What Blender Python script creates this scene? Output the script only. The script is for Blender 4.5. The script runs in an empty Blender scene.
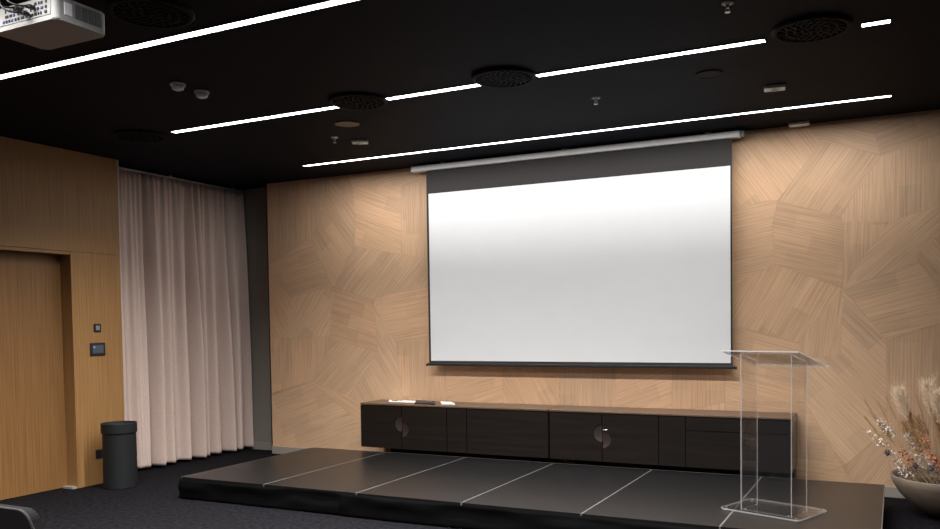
import bpy, bmesh, math, random
from mathutils import Vector, Matrix
PI = math.pi
S = bpy.context.scene
COL = S.collection
HC = 3.418            # ceiling height
HS = 0.20             # stage height

# ------------------------------------------------------------------ materials
def newmat(name):
    m = bpy.data.materials.new(name); m.use_nodes = True
    nt = m.node_tree; nt.nodes.clear()
    out = nt.nodes.new('ShaderNodeOutputMaterial')
    return m, nt, out
def N(nt, t, **k):
    n = nt.nodes.new(t)
    for a, b in k.items(): setattr(n, a, b)
    return n
def pbsdf(nt, out, col=(.5,.5,.5), rough=.5, metal=0, spec=.5, **k):
    p = nt.nodes.new('ShaderNodeBsdfPrincipled')
    p.inputs['Base Color'].default_value = (*col, 1)
    p.inputs['Roughness'].default_value = rough
    p.inputs['Metallic'].default_value = metal
    p.inputs['Specular IOR Level'].default_value = spec
    for a, b in k.items(): p.inputs[a].default_value = b
    nt.links.new(p.outputs[0], out.inputs[0])
    return p
def speck(name, col, rough=.5, metal=0, spec=.5, var=.15, scale=40, bump=0., stretch=(1,1,1), coord='Object', detail=3):
    """a surface of one colour with fine noise in colour and height"""
    m, nt, out = newmat(name)
    p = pbsdf(nt, out, col, rough, metal, spec)
    tc = N(nt, 'ShaderNodeTexCoord'); mp = N(nt, 'ShaderNodeMapping')
    mp.inputs['Scale'].default_value = stretch
    nt.links.new(tc.outputs[coord], mp.inputs[0])
    no = N(nt, 'ShaderNodeTexNoise'); no.inputs['Scale'].default_value = scale; no.inputs['Detail'].default_value = detail
    nt.links.new(mp.outputs[0], no.inputs[0])
    mr = N(nt, 'ShaderNodeMapRange')
    mr.inputs[1].default_value = .25; mr.inputs[2].default_value = .75
    mr.inputs[3].default_value = 1-var; mr.inputs[4].default_value = 1+var
    nt.links.new(no.outputs[0], mr.inputs[0])
    mx = N(nt, 'ShaderNodeVectorMath', operation='SCALE')
    mx.inputs[0].default_value = col
    nt.links.new(mr.outputs[0], mx.inputs['Scale'])
    nt.links.new(mx.outputs[0], p.inputs['Base Color'])
    if bump:
        b = N(nt, 'ShaderNodeBump'); b.inputs['Strength'].default_value = bump; b.inputs['Distance'].default_value = .01
        nt.links.new(no.outputs[0], b.inputs['Height']); nt.links.new(b.outputs[0], p.inputs['Normal'])
    return m
def wood(name, dark, light, across, along, rough=.45, spec=.4, coord='UV', tint=False, fine=6., bump=.05, contrast=(.32,.68)):
    """straight grained veneer; texture x runs along the grain, y across it"""
    m, nt, out = newmat(name)
    p = pbsdf(nt, out, light, rough, 0, spec)
    tc = N(nt, 'ShaderNodeTexCoord'); mp = N(nt, 'ShaderNodeMapping')
    mp.inputs['Scale'].default_value = (along, across, across)
    nt.links.new(tc.outputs[coord], mp.inputs[0])
    a = N(nt, 'ShaderNodeTexNoise'); a.inputs['Scale'].default_value = 1; a.inputs['Detail'].default_value = 3
    nt.links.new(mp.outputs[0], a.inputs[0])
    mp2 = N(nt, 'ShaderNodeMapping'); mp2.inputs['Scale'].default_value = (along*3, across*fine, across*fine)
    nt.links.new(tc.outputs[coord], mp2.inputs[0])
    b = N(nt, 'ShaderNodeTexNoise'); b.inputs['Scale'].default_value = 1; b.inputs['Detail'].default_value = 2
    nt.links.new(mp2.outputs[0], b.inputs[0])
    ad = N(nt, 'ShaderNodeMix'); ad.inputs[0].default_value = .35
    nt.links.new(a.outputs[0], ad.inputs[2]); nt.links.new(b.outputs[0], ad.inputs[3])
    cr = N(nt, 'ShaderNodeValToRGB')
    cr.color_ramp.elements[0].position = contrast[0]; cr.color_ramp.elements[0].color = (*dark, 1)
    cr.color_ramp.elements[1].position = contrast[1]; cr.color_ramp.elements[1].color = (*light, 1)
    nt.links.new(ad.outputs[0], cr.inputs[0])
    last = cr.outputs[0]
    if tint:
        at = N(nt, 'ShaderNodeAttribute', attribute_name='tone')
        mx = N(nt, 'ShaderNodeMix', data_type='RGBA', blend_type='MULTIPLY'); mx.inputs[0].default_value = 1
        nt.links.new(last, mx.inputs[6]); nt.links.new(at.outputs['Color'], mx.inputs[7]); last = mx.outputs[2]
    if tint:   # veneer leaves: short rectangular blocks of slightly different tone
        bk = N(nt, 'ShaderNodeTexBrick'); bk.offset = .37; bk.offset_frequency = 2
        bk.inputs['Color1'].default_value = (.86,.86,.87,1); bk.inputs['Color2'].default_value = (1.04,1.02,1.0,1)
        bk.inputs['Mortar Size'].default_value = 0; bk.inputs['Scale'].default_value = 1; bk.inputs['Bias'].default_value = .1
        bk.inputs['Brick Width'].default_value = .47; bk.inputs['Row Height'].default_value = .17
        nt.links.new(tc.outputs[coord], bk.inputs[0])
        m9 = N(nt, 'ShaderNodeMix', data_type='RGBA', blend_type='MULTIPLY'); m9.inputs[0].default_value = .8
        nt.links.new(last, m9.inputs[6]); nt.links.new(bk.outputs[0], m9.inputs[7]); last = m9.outputs[2]
    nt.links.new(last, p.inputs['Base Color'])
    if bump:
        bp = N(nt, 'ShaderNodeBump'); bp.inputs['Strength'].default_value = bump; bp.inputs['Distance'].default_value = .004
        nt.links.new(ad.outputs[0], bp.inputs['Height']); nt.links.new(bp.outputs[0], p.inputs['Normal'])
    return m
def emit(name, col, strength):
    m, nt, out = newmat(name)
    e = N(nt, 'ShaderNodeEmission'); e.inputs[0].default_value = (*col, 1); e.inputs[1].default_value = strength
    nt.links.new(e.outputs[0], out.inputs[0]); return m
def acrylic(name, tint, haze, rough):
    m, nt, out = newmat(name)
    tr = N(nt, 'ShaderNodeBsdfTransparent'); tr.inputs[0].default_value = (*tint, 1)
    gl = N(nt, 'ShaderNodeBsdfGlossy'); gl.inputs['Roughness'].default_value = rough
    lw = N(nt, 'ShaderNodeLayerWeight'); pw = N(nt, 'ShaderNodeMath', operation='POWER'); pw.inputs[1].default_value = 5
    nt.links.new(lw.outputs['Facing'], pw.inputs[0])
    fr = N(nt, 'ShaderNodeMath', operation='MULTIPLY_ADD'); fr.inputs[1].default_value = .9; fr.inputs[2].default_value = .04
    nt.links.new(pw.outputs[0], fr.inputs[0])
    m1 = N(nt, 'ShaderNodeMixShader')
    nt.links.new(fr.outputs[0], m1.inputs[0]); nt.links.new(tr.outputs[0], m1.inputs[1]); nt.links.new(gl.outputs[0], m1.inputs[2])
    df = N(nt, 'ShaderNodeBsdfDiffuse'); df.inputs[0].default_value = (.95,.95,.95,1)
    dt = N(nt, 'ShaderNodeBsdfTranslucent'); dt.inputs[0].default_value = (.95,.95,.95,1)
    m3 = N(nt, 'ShaderNodeMixShader'); nt.links.new(df.outputs[0], m3.inputs[1]); nt.links.new(dt.outputs[0], m3.inputs[2])
    m2 = N(nt, 'ShaderNodeMixShader'); m2.inputs[0].default_value = haze
    nt.links.new(m1.outputs[0], m2.inputs[1]); nt.links.new(m3.outputs[0], m2.inputs[2])
    nt.links.new(m2.outputs[0], out.inputs[0]); return m

M = {}
M['veneer'] = wood('veneer', (.52,.32,.19), (.72,.475,.30), 85, 1.6, rough=.5, spec=.3, tint=True, contrast=(.34,.62))
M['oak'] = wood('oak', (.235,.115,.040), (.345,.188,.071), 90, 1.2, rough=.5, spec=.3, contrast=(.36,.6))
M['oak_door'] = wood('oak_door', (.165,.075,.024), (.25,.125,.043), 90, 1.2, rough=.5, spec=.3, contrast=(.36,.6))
M['oak_edge'] = speck('oak_edge', (.50,.42,.36), .5, var=.05)
M['carpet'] = speck('carpet', (.0072,.0066,.0082), .95, spec=.05, var=.8, scale=28, bump=.6, detail=6)
M['ceiling'] = None
M['grey_wall'] = speck('grey_wall', (.25,.225,.195), .8, var=.12, scale=120, stretch=(1,1,1))
M['skirting'] = speck('skirting', (.30,.27,.235), .5, var=.05)
M['deck'] = speck('deck', (.0048,.0044,.0046), .34, spec=.6, var=.25, scale=14, bump=.03, detail=6)
M['deck_trim'] = speck('deck_trim', (.22,.21,.20), .45, metal=.6, var=.05)
M['skirt'] = speck('skirt', (.0016,.0016,.0018), .85, spec=.04, var=.2, scale=300)
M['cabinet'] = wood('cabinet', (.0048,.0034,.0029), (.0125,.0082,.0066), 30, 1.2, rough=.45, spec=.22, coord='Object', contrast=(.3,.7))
M['cabinet_top_sheen'] = wood('cabinet_top_sheen', (.075,.044,.028), (.13,.08,.05), 30, 1.2, rough=.38, spec=.5, coord='Object', contrast=(.3,.7))  # same dark wood, colour lightened to imitate the wall's grazing reflection
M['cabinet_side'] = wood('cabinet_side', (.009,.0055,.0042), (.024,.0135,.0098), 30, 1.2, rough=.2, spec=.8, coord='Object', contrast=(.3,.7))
M['dark_gap'] = speck('dark_gap', (.005,.004,.004), .7, var=.05)
M['recess'] = speck('recess', (.020,.011,.007), .5, var=.15, scale=60)
M['metal'] = speck('metal', (.55,.52,.48), .3, metal=1, var=.03)
M['white'] = speck('white', (.72,.72,.72), .5, var=.03)
M['white_case'] = speck('white_case', (.85,.84,.83), .45, var=.03)
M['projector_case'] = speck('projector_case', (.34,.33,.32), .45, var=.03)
M['screen_white'] = speck('screen_white', (.72,.72,.725), .85, spec=.15, var=.01, scale=5)
M['screen_black'] = speck('screen_black', (.030,.027,.026), .7, spec=.3, var=.05)
M['bar'] = speck('bar', (.012,.012,.014), .45, var=.05)
M['end_cap'] = speck('end_cap', (.16,.21,.20), .5, var=.05)
M['track'] = speck('track', (.42,.42,.43), .45, var=.03)
M['black_plastic'] = speck('black_plastic', (.008,.008,.009), .5, var=.05)
M['bin'] = speck('bin', (.0095,.0105,.0118), .6, spec=.3, var=.08)
M['vent'] = speck('vent', (.0025,.0025,.003), .7, spec=.12, var=.05)
M['vent_dark'] = speck('vent_dark', (.003,.003,.003), .8, var=.05)
M['speaker_disc'] = speck('speaker_disc', (.04,.04,.043), .8, spec=.1, var=.05, scale=400)
M['detector'] = speck('detector', (.80,.78,.80), .6, var=.05)
M['chair'] = speck('chair', (.008,.007,.008), .9, spec=.08, var=.15, scale=200)
M['chair_piping'] = speck('chair_piping', (.03,.027,.028), .8, spec=.15, var=.1)
M['pot'] = speck('pot', (.165,.12,.087), .8, var=.18, scale=9, bump=.15, detail=8)
M['soil'] = speck('soil', (.05,.035,.025), .9, var=.3)
M['pampas'] = speck('pampas', (.86,.70,.52), .9, spec=.1, var=.15)
M['pampas_dark'] = speck('pampas_dark', (.52,.33,.17), .9, spec=.1, var=.2)
M['stem'] = speck('stem', (.48,.32,.17), .8, var=.2)
M['grass'] = speck('grass', (.55,.37,.21), .9, spec=.1, var=.2)
M['white_flower'] = speck('white_flower', (.80,.74,.66), .9, spec=.1, var=.1)
M['grey_flower'] = speck('grey_flower', (.50,.46,.45), .9, spec=.1, var=.15)
M['orange_flower'] = speck('orange_flower', (.50,.21,.12), .9, spec=.1, var=.2)
M['thistle'] = speck('thistle', (.10,.075,.08), .9, var=.2)
M['paper'] = speck('paper', (.85,.84,.82), .6, var=.02)
M['folder'] = speck('folder', (.018,.016,.018), .5, var=.1)
M['glass_dark'] = speck('glass_dark', (.06,.075,.10), .15, var=.05)
M['grey_button'] = speck('grey_button', (.22,.22,.24), .4, var=.05)
M['blue_port'] = speck('blue_port', (.03,.05,.25), .4, var=.05)
M['grille'] = speck('grille', (.17,.17,.18), .6, var=.05)
M['acrylic'] = acrylic('acrylic', (.965,.965,.965), .002, .02)
M['acrylic_edge'] = acrylic('acrylic_edge', (.85,.86,.87), .32, .15)
M['led'] = emit('led', (.97,.985,1.0), 9)
M['green_led'] = emit('green_led', (.1,1,.45), .45)
M['icon'] = emit('icon', (.5,.65,.9), .35)

# curtain: woven linen look
def mat_curtain():
    m, nt, out = newmat('curtain_linen')
    p = pbsdf(nt, out, (.45,.35,.31), .9, 0, .1)
    tc = N(nt, 'ShaderNodeTexCoord'); mp = N(nt, 'ShaderNodeMapping'); mp.inputs['Scale'].default_value = (60, 60, 45)
    nt.links.new(tc.outputs['Object'], mp.inputs[0])
    no = N(nt, 'ShaderNodeTexNoise'); no.inputs['Scale'].default_value = 1.5
    nt.links.new(mp.outputs[0], no.inputs[0])
    cr = N(nt, 'ShaderNodeValToRGB')
    cr.color_ramp.elements[0].position = .3; cr.color_ramp.elements[0].color = (.58,.455,.40,1)
    cr.color_ramp.elements[1].position = .7; cr.color_ramp.elements[1].color = (.66,.52,.455,1)
    nt.links.new(no.outputs[0], cr.inputs[0]); nt.links.new(cr.outputs[0], p.inputs[0])
    return m
M['curtain'] = mat_curtain()
# ceiling: black perforated metal panels with thin joints
def mat_ceiling():
    m, nt, out = newmat('ceiling_black')
    p = pbsdf(nt, out, (.02,.02,.023), .7, 0, .06)
    tc = N(nt, 'ShaderNodeTexCoord')
    br = N(nt, 'ShaderNodeTexBrick'); br.offset = 0
    br.inputs['Color1'].default_value = (.0055,.0074,.0125,1); br.inputs['Color2'].default_value = (.0068,.0090,.0150,1)
    br.inputs['Mortar'].default_value = (.0015,.0015,.0015,1)
    br.inputs['Scale'].default_value = 1; br.inputs['Mortar Size'].default_value = .004
    br.inputs['Brick Width'].default_value = 1.2; br.inputs['Row Height'].default_value = .62
    mp = N(nt, 'ShaderNodeMapping'); mp.inputs['Location'].default_value = (.55, .16, 0)
    nt.links.new(tc.outputs['Object'], mp.inputs[0]); nt.links.new(mp.outputs[0], br.inputs[0])
    vo = N(nt, 'ShaderNodeTexVoronoi'); vo.inputs['Scale'].default_value = 60; vo.inputs['Randomness'].default_value = 0
    nt.links.new(tc.outputs['Object'], vo.inputs['Vector'])
    mr = N(nt, 'ShaderNodeMapRange'); mr.inputs[1].default_value = .22; mr.inputs[2].default_value = .3
    mr.inputs[3].default_value = .35; mr.inputs[4].default_value = 1
    nt.links.new(vo.outputs['Distance'], mr.inputs[0])
    mx = N(nt, 'ShaderNodeVectorMath', operation='SCALE')
    nt.links.new(br.outputs[0], mx.inputs[0]); nt.links.new(mr.outputs[0], mx.inputs['Scale'])
    nt.links.new(mx.outputs[0], p.inputs['Base Color'])
    return m
M['ceiling'] = mat_ceiling()

# ------------------------------------------------------------------ geometry helpers
def obj(name, bm, mat, parent=None, smooth=False, loc=None):
    me = bpy.data.meshes.new(name)
    bmesh.ops.recalc_face_normals(bm, faces=bm.faces)
    bm.to_mesh(me); bm.free()
    o = bpy.data.objects.new(name, me); COL.objects.link(o)
    for mm in (mat if isinstance(mat, (list, tuple)) else [mat]): me.materials.append(mm)
    if smooth:
        for p in me.polygons: p.use_smooth = True
    if parent: o.parent = parent
    if loc: o.location = loc
    return o
def add_box(bm, x0, x1, y0, y1, z0, z1, bev=0, seg=1, mi=0):
    r = bmesh.ops.create_cube(bm, size=1)
    vs = r['verts']
    for v in vs: v.co = Vector(((x0+x1)/2+v.co.x*(x1-x0), (y0+y1)/2+v.co.y*(y1-y0), (z0+z1)/2+v.co.z*(z1-z0)))
    fs = list({f for v in vs for f in v.link_faces})
    for f in fs: f.material_index = mi
    if bev:
        es = list({e for v in vs for e in v.link_edges})
        bmesh.ops.bevel(bm, geom=es, offset=bev, segments=seg, affect='EDGES', profile=.5)
    return vs
def box(x0, x1, y0, y1, z0, z1, bev=0, seg=1):
    bm = bmesh.new(); add_box(bm, x0, x1, y0, y1, z0, z1, bev, seg); return bm
def add_prism(bm, pts, f, d0, d1):
    """pts: outline; f(a, b, d) -> Vector; extruded from d0 to d1"""
    a = [bm.verts.new(f(p[0], p[1], d0)) for p in pts]; b = [bm.verts.new(f(p[0], p[1], d1)) for p in pts]
    bm.faces.new(a); bm.faces.new(b[::-1])
    for i in range(len(pts)):
        j = (i+1) % len(pts); bm.faces.new((a[i], b[i], b[j], a[j]))
def add_lathe(bm, prof, seg=32, c=(0,0,0), cap=True, sx=1, sy=1):
    rings = []
    for r, z in prof:
        if r < 1e-6: rings.append([bm.verts.new((c[0], c[1], c[2]+z))])
        else: rings.append([bm.verts.new((c[0]+sx*r*math.cos(2*PI*k/seg), c[1]+sy*r*math.sin(2*PI*k/seg), c[2]+z)) for k in range(seg)])
    for A, B in zip(rings, rings[1:]):
        for k in range(seg):
            j = (k+1) % seg
            if len(A) == 1 and len(B) == 1: continue
            if len(A) == 1: bm.faces.new((A[0], B[k], B[j]))
            elif len(B) == 1: bm.faces.new((A[k], A[j], B[0]))
            else: bm.faces.new((A[k], A[j], B[j], B[k]))
def add_tube(bm, pts, r, seg=8):
    pts = [Vector(p) for p in pts]; rings = []
    rr = r if isinstance(r, (list, tuple)) else [r]*len(pts)
    for i, p in enumerate(pts):
        t = (pts[min(i+1, len(pts)-1)]-pts[max(i-1, 0)]).normalized()
        u = t.cross(Vector((0,0,1)));  u = t.cross(Vector((0,1,0))) if u.length < .1 else u
        u.normalize(); w = t.cross(u)
        rings.append([bm.verts.new(p+(u*math.cos(2*PI*k/seg)+w*math.sin(2*PI*k/seg))*rr[i]) for k in range(seg)])
    for A, B in zip(rings, rings[1:]):
        for k in range(seg):
            j = (k+1) % seg; bm.faces.new((A[k], A[j], B[j], B[k]))
    bm.faces.new(rings[0]); bm.faces.new(rings[-1][::-1])
def thing(name, label, cat, loc=(0,0,0), rotz=0, group=None):
    o = bpy.data.objects.new(name, None); COL.objects.link(o)
    o.empty_display_size = .1
    o.location = loc; o.rotation_euler = (0, 0, rotz)
    return tag(o, label, cat, group)
def tag(o, label, cat, group=None):
    o['label'] = label; o['category'] = cat
    if group: o['group'] = group
    return o
def struct(name, bm, m, parent=None, **k):
    o = obj(name, bm, m, parent, **k)
    if not parent: o['kind'] = 'structure'
    return o
def dup(root, loc, label, rotz=None, group=None):
    r = root.copy(); COL.objects.link(r); r.location = loc; r['label'] = label
    if rotz is not None: r.rotation_euler = (0, 0, rotz)
    if group: r['group'] = group
    for ch in list(root.children):
        c = ch.copy(); COL.objects.link(c); c.parent = r
        for g in list(ch.children):
            d = g.copy(); COL.objects.link(d); d.parent = c
    return r
def planar_uv(o, ax, ay):
    """uv = (along the grain, across it) from object coordinates"""
    me = o.data; uv = me.uv_layers.new(name='UVMap')
    ax = Vector(ax); ay = Vector(ay)
    for l in me.loops:
        co = me.vertices[l.vertex_index].co
        uv.data[l.index].uv = (co.dot(ax), co.dot(ay))
EXPOSURE = 0.46
# veneer pieces of the stage wall: grain angle, then outline (x, z) in metres
VENEER = [
 [1.571,[-0.073,3.472],[0.995,3.498],[1.197,3.384],[0.976,3.32],[0.674,2.686],[0.089,2.431],[-0.107,2.363]],
 [0.2,[-0.107,2.363],[0.089,2.431],[0.674,2.686],[0.96,2.094],[0.329,1.983],[0.02,2.282],[-0.105,2.439]],
 [-0.917,[0.995,3.498],[1.199,3.455],[1.296,3.28],[1.344,2.873],[1.308,2.554],[1.004,2.087],[0.96,2.094],[0.674,2.686],[0.976,3.32]],
 [-0.363,[1.296,3.28],[1.979,3.222],[1.963,2.439],[1.308,2.554],[1.344,2.873]],
 [0.204,[1.2,3.479],[2.318,3.51],[2.496,3.279],[1.979,3.222],[1.296,3.28]],
 [1.571,[1.979,3.222],[2.496,3.279],[2.544,2.32],[1.963,2.439]],
 [0.805,[1.308,2.554],[1.963,2.439],[2.544,2.32],[2.539,2.071],[1.775,1.98],[1.578,1.914],[1.004,2.087]],
 [-0.291,[0.96,2.094],[1.004,2.087],[1.578,1.914],[1.621,1.298],[1.003,1.443],[0.944,1.479]],
 [0.169,[1.578,1.914],[1.775,1.98],[2.539,2.071],[2.542,1.516],[1.867,1.416]],
 [-1.011,[1.578,1.914],[1.867,1.416],[1.956,0.772],[1.621,1.298]],
 [1.571,[1.867,1.416],[2.542,1.516],[2.529,0.752],[1.956,0.772]],
 [-0.984,[-0.105,2.439],[0.02,2.282],[0.329,1.983],[0.326,1.846],[0.283,1.471],[-0.135,1.46]],
 [0.942,[0.329,1.983],[0.96,2.094],[0.944,1.479],[0.283,1.471],[0.326,1.846]],
 [1.571,[-0.135,1.46],[0.283,1.471],[0.944,1.479],[1.003,1.443],[0.627,0.936],[-0.157,0.729]],
 [0.748,[1.003,1.443],[1.621,1.298],[1.192,0.752],[1.046,0.809],[0.627,0.936]],
 [-0.97,[1.621,1.298],[1.956,0.772],[2.017,0.386],[1.365,0.696],[1.192,0.752]],
 [-0.479,[0.627,0.936],[1.046,0.809],[1.192,0.752],[1.365,0.696],[2.017,0.386],[1.626,0.25]],
 [0.318,[0.006,0.733],[0.627,0.936],[1.626,0.25],[1.618,-0.11],[0.266,-0.262],[0.198,0.141]],
 [-1.078,[-0.157,0.729],[0.006,0.733],[0.198,0.141],[0.266,-0.262],[-0.188,-0.293]],
 [-0.96,[5.636,3.438],[6.313,3.48],[6.503,3.248],[6.115,2.731],[5.994,2.74],[5.633,2.633]],
 [0.963,[6.115,2.731],[6.503,3.248],[6.992,3.067],[6.769,2.725],[6.665,2.543]],
 [-0.355,[6.313,3.48],[6.886,3.465],[6.992,3.067],[6.503,3.248]],
 [0.315,[6.886,3.465],[7.823,3.483],[7.825,3.307],[6.992,3.067]],
 [1.571,[6.992,3.067],[7.825,3.307],[7.83,2.649],[7.457,2.593],[7.059,2.472],[6.682,2.497],[6.665,2.543],[6.769,2.725]],
 [-0.282,[6.115,2.731],[6.665,2.543],[6.682,2.497],[6.683,1.891],[6.092,2.141],[6.066,2.5]],
 [0.171,[5.633,2.633],[5.994,2.74],[6.115,2.731],[6.066,2.5],[6.092,2.141],[5.631,1.91]],
 [-1.614,[6.682,2.497],[7.059,2.472],[6.865,2.188],[6.683,1.891]],
 [0.732,[6.683,1.891],[6.865,2.188],[7.059,2.472],[7.457,2.593],[7.83,2.692],[7.274,2.159],[7.29,2.106]],
 [-0.911,[7.274,2.159],[7.609,2.513],[7.834,2.098],[7.839,1.501],[7.462,1.854],[7.29,2.106]],
 [0.255,[6.683,1.891],[7.29,2.106],[7.462,1.854],[7.839,1.501],[7.463,1.566],[7.043,1.413]],
 [1.057,[5.631,1.91],[6.092,2.141],[6.683,1.891],[6.297,1.403],[5.63,1.589]],
 [-1.699,[6.683,1.891],[6.668,1.282],[6.358,1.253],[6.297,1.403]],
 [-0.821,[6.683,1.891],[7.043,1.413],[7.05,0.607],[6.687,0.249],[6.358,0.84],[6.358,1.253],[6.668,1.282]],
 [1.571,[7.043,1.413],[7.463,1.566],[7.838,1.672],[7.85,0.037],[7.053,-0.028],[7.05,0.607]],
 [-0.259,[5.63,1.589],[6.297,1.403],[6.358,1.253],[6.358,0.84],[5.628,0.819]],
 [-0.086,[5.628,0.819],[6.358,0.84],[6.687,0.249],[6.315,0.121],[5.626,0.073]],
 [1.008,[6.687,0.249],[7.05,0.607],[7.053,-0.028],[6.746,0.132]],
 [-0.137,[5.626,0.073],[6.315,0.121],[6.687,0.249],[6.746,0.132],[7.053,-0.028],[5.625,-0.194]],
 [0.282,[2.542,1.516],[3.255,1.511],[3.243,0.662],[2.529,0.752]],
 [-1.036,[3.255,1.511],[3.916,1.505],[3.906,0.662],[3.243,0.662]],
 [1.571,[3.916,1.505],[4.536,1.501],[4.529,0.663],[3.906,0.662]],
 [0.365,[4.536,1.501],[5.114,1.496],[5.109,0.683],[4.529,0.663]],
 [1.571,[5.114,1.496],[5.63,1.589],[5.628,0.819],[5.109,0.683]],
 [-0.964,[2.318,3.51],[3.486,3.586],[3.272,2.744],[2.544,2.32],[2.496,3.279]],
 [0.099,[3.486,3.586],[4.802,3.563],[4.544,2.556],[3.272,2.744]],
 [1.571,[4.802,3.563],[5.636,3.591],[5.633,2.633],[4.544,2.556]],
 [1.571,[2.544,2.32],[3.272,2.744],[3.916,2.068],[3.255,1.511],[2.542,1.516]],
 [0.821,[3.272,2.744],[4.544,2.556],[4.536,1.501],[3.255,1.511],[3.916,2.068]],
 [-0.386,[4.544,2.556],[5.633,2.633],[5.63,1.589],[5.114,1.496],[4.536,1.501]],
 [1.571,[1.365,0.696],[2.017,0.386],[1.956,0.772],[2.529,0.752],[3.243,0.662],[3.233,-0.005],[1.618,-0.11],[1.626,0.25]],
 [0.329,[3.243,0.662],[3.906,0.662],[4.529,0.663],[4.523,-0.025],[3.233,-0.005]],
 [1.571,[4.529,0.663],[5.109,0.683],[5.628,0.819],[5.625,-0.194],[4.522,-0.182]],
]
# ------------------------------------------------------------------ room shell
X0, X1, Y0, Y1 = -1.2, 9.6, -11.0, .4
struct('floor', box(X0, X1, Y0, Y1, -.1, 0), M['carpet'])
struct('ceiling', box(X0, X1, Y0, Y1, HC, HC+.12), M['ceiling'])
# grey wall behind everything, seen between curtain and veneer
struct('wall_back', box(X0, X1, .20, .4, 0, HC), M['grey_wall'])
struct('baseboard_corner', box(-.75, -.003, .185, .1995, 0, .095, .002), M['skirting'])
struct('wall_window_side', box(X0, -.85, -2.1, .2, 0, HC), M['grey_wall'])

# veneered stage wall: pieces of one cladding, each with its own grain direction
def veneer_wall():
    rnd = random.Random(4)
    bm = bmesh.new(); uv = bm.loops.layers.uv.new('UVMap'); tone = bm.loops.layers.float_color.new('tone')
    W0, W1, Z0, Z1 = 0.0, X1, 0.0, HC; WM = 7.58
    def clip(P, lo, hi):
        for ax, lim, sgn in ((0, lo, 1), (0, hi, -1), (1, Z0, 1), (1, Z1, -1)):
            Q = []
            for i in range(len(P)):
                a, b = P[i], P[(i+1) % len(P)]
                da, db = (a[ax]-lim)*sgn, (b[ax]-lim)*sgn
                if da >= 0: Q.append(a)
                if (da >= 0) != (db >= 0):
                    t = da/(da-db); Q.append((a[0]+(b[0]-a[0])*t, a[1]+(b[1]-a[1])*t))
            P = Q
            if len(P) < 3: return None
        return P
    def face(vs, ang, off, tn):
        f = bm.faces.new(vs)
        c, s = math.cos(ang), math.sin(ang)
        for l in f.loops:
            x, z = l.vert.co.x, l.vert.co.z
            l[uv].uv = (x*c+z*s+off, -x*s+z*c+off*1.7); l[tone] = (*tn, 1)
        return f
    rows = [(r, 0, W0, WM) for r in VENEER]+[(r, WM-.4, WM+.001, W1) for r in VENEER]
    for n, (row, dx, lo, hi) in enumerate(rows):
        ang, P = row[0], [(p[0]+dx, p[1]) for p in row[1:]]
        P = clip(P, lo, hi)
        if not P: continue
        ar = sum(P[i][0]*P[(i+1) % len(P)][1]-P[(i+1) % len(P)][0]*P[i][1] for i in range(len(P)))
        if ar < 0: P = P[::-1]
        # shrink by a hair so that the joints read, raise to the cladding face
        cx = sum(p[0] for p in P)/len(P); cz = sum(p[1] for p in P)/len(P)
        k = .996
        b = rnd.uniform(.93, 1.05); w = rnd.uniform(-.025, .025)
        tn = (b+w, b, b-w)
        vs = [bm.verts.new((cx+(p[0]-cx)*k, -.00005*(n % len(VENEER)), cz+(p[1]-cz)*k)) for p in P]
        bk = [bm.verts.new((v.co.x, .004, v.co.z)) for v in vs]
        face(vs, ang, n*3.1, tn)
        for i in range(len(vs)):
            j = (i+1) % len(vs); face((vs[j], vs[i], bk[i], bk[j]), ang, n*3.1, tn)
    # backing panel
    q = [(W0, .0015, Z0), (W1, .0015, Z0), (W1, .0015, Z1), (W0, .0015, Z1)]
    face([bm.verts.new(v) for v in q], PI/2, 0, (.8,.8,.8))
    for (a, b) in (((W0,.0015),(W0,.19)), ((W0,.19),(W1,.19)), ((W1,.19),(W1,.0015))):
        face([bm.verts.new((a[0],a[1],Z0)), bm.verts.new((b[0],b[1],Z0)), bm.verts.new((b[0],b[1],Z1)), bm.verts.new((a[0],a[1],Z1))], PI/2, 0, (.8,.8,.8))
    me = bpy.data.meshes.new('wall_stage'); bm.to_mesh(me); bm.free()
    o = bpy.data.objects.new('wall_stage', me); COL.objects.link(o); me.materials.append(M['veneer']); o['kind'] = 'structure'
veneer_wall()
struct('baseboard_back', box(0.0, X1, -.016, -.0005, 0, .095, .002), M['skirting'])
struct('shadow_gap_strip', box(-.012, -.001, -.004, .198, 0, HC), M['black_plastic'])   # black strip standing in for the shade in the gap at the veneer's edge

# oak wall on the left with the door niche
OX = -.33; OE = -2.0; NY = -2.6; NZ = 2.37; ND = .155
bm = bmesh.new()
add_box(bm, X0, OX, NY, OE, 0, NZ+.03)
o = struct('wall_left', bm, M['oak']); planar_uv(o, (0,0,1), (1,1,0))
o = struct('wall_left_upper', box(X0, OX, Y0, OE, NZ+.034, HC), M['oak']); planar_uv(o, (0,0,1), (1,1,0))
o = struct('wall_left_far', box(X0, OX, Y0, -4.2, 0, NZ+.03), M['oak']); planar_uv(o, (0,0,1), (1,1,0))
o = struct('trim_2', box(X0, OX-.004, -4.2, NY, NZ, NZ+.03), M['oak']); planar_uv(o, (0,0,1), (1,1,0))
struct('trim_3', box(OX-.03, OX+.003, OE, OE+.018, 0, HC), M['oak_edge'])
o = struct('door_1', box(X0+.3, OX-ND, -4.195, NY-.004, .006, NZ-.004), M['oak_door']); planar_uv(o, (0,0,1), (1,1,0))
struct('trim_4', box(OX-ND+.001, OX-.004, NY-.06, NY-.004, 0, .02), M['skirting'])

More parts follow.
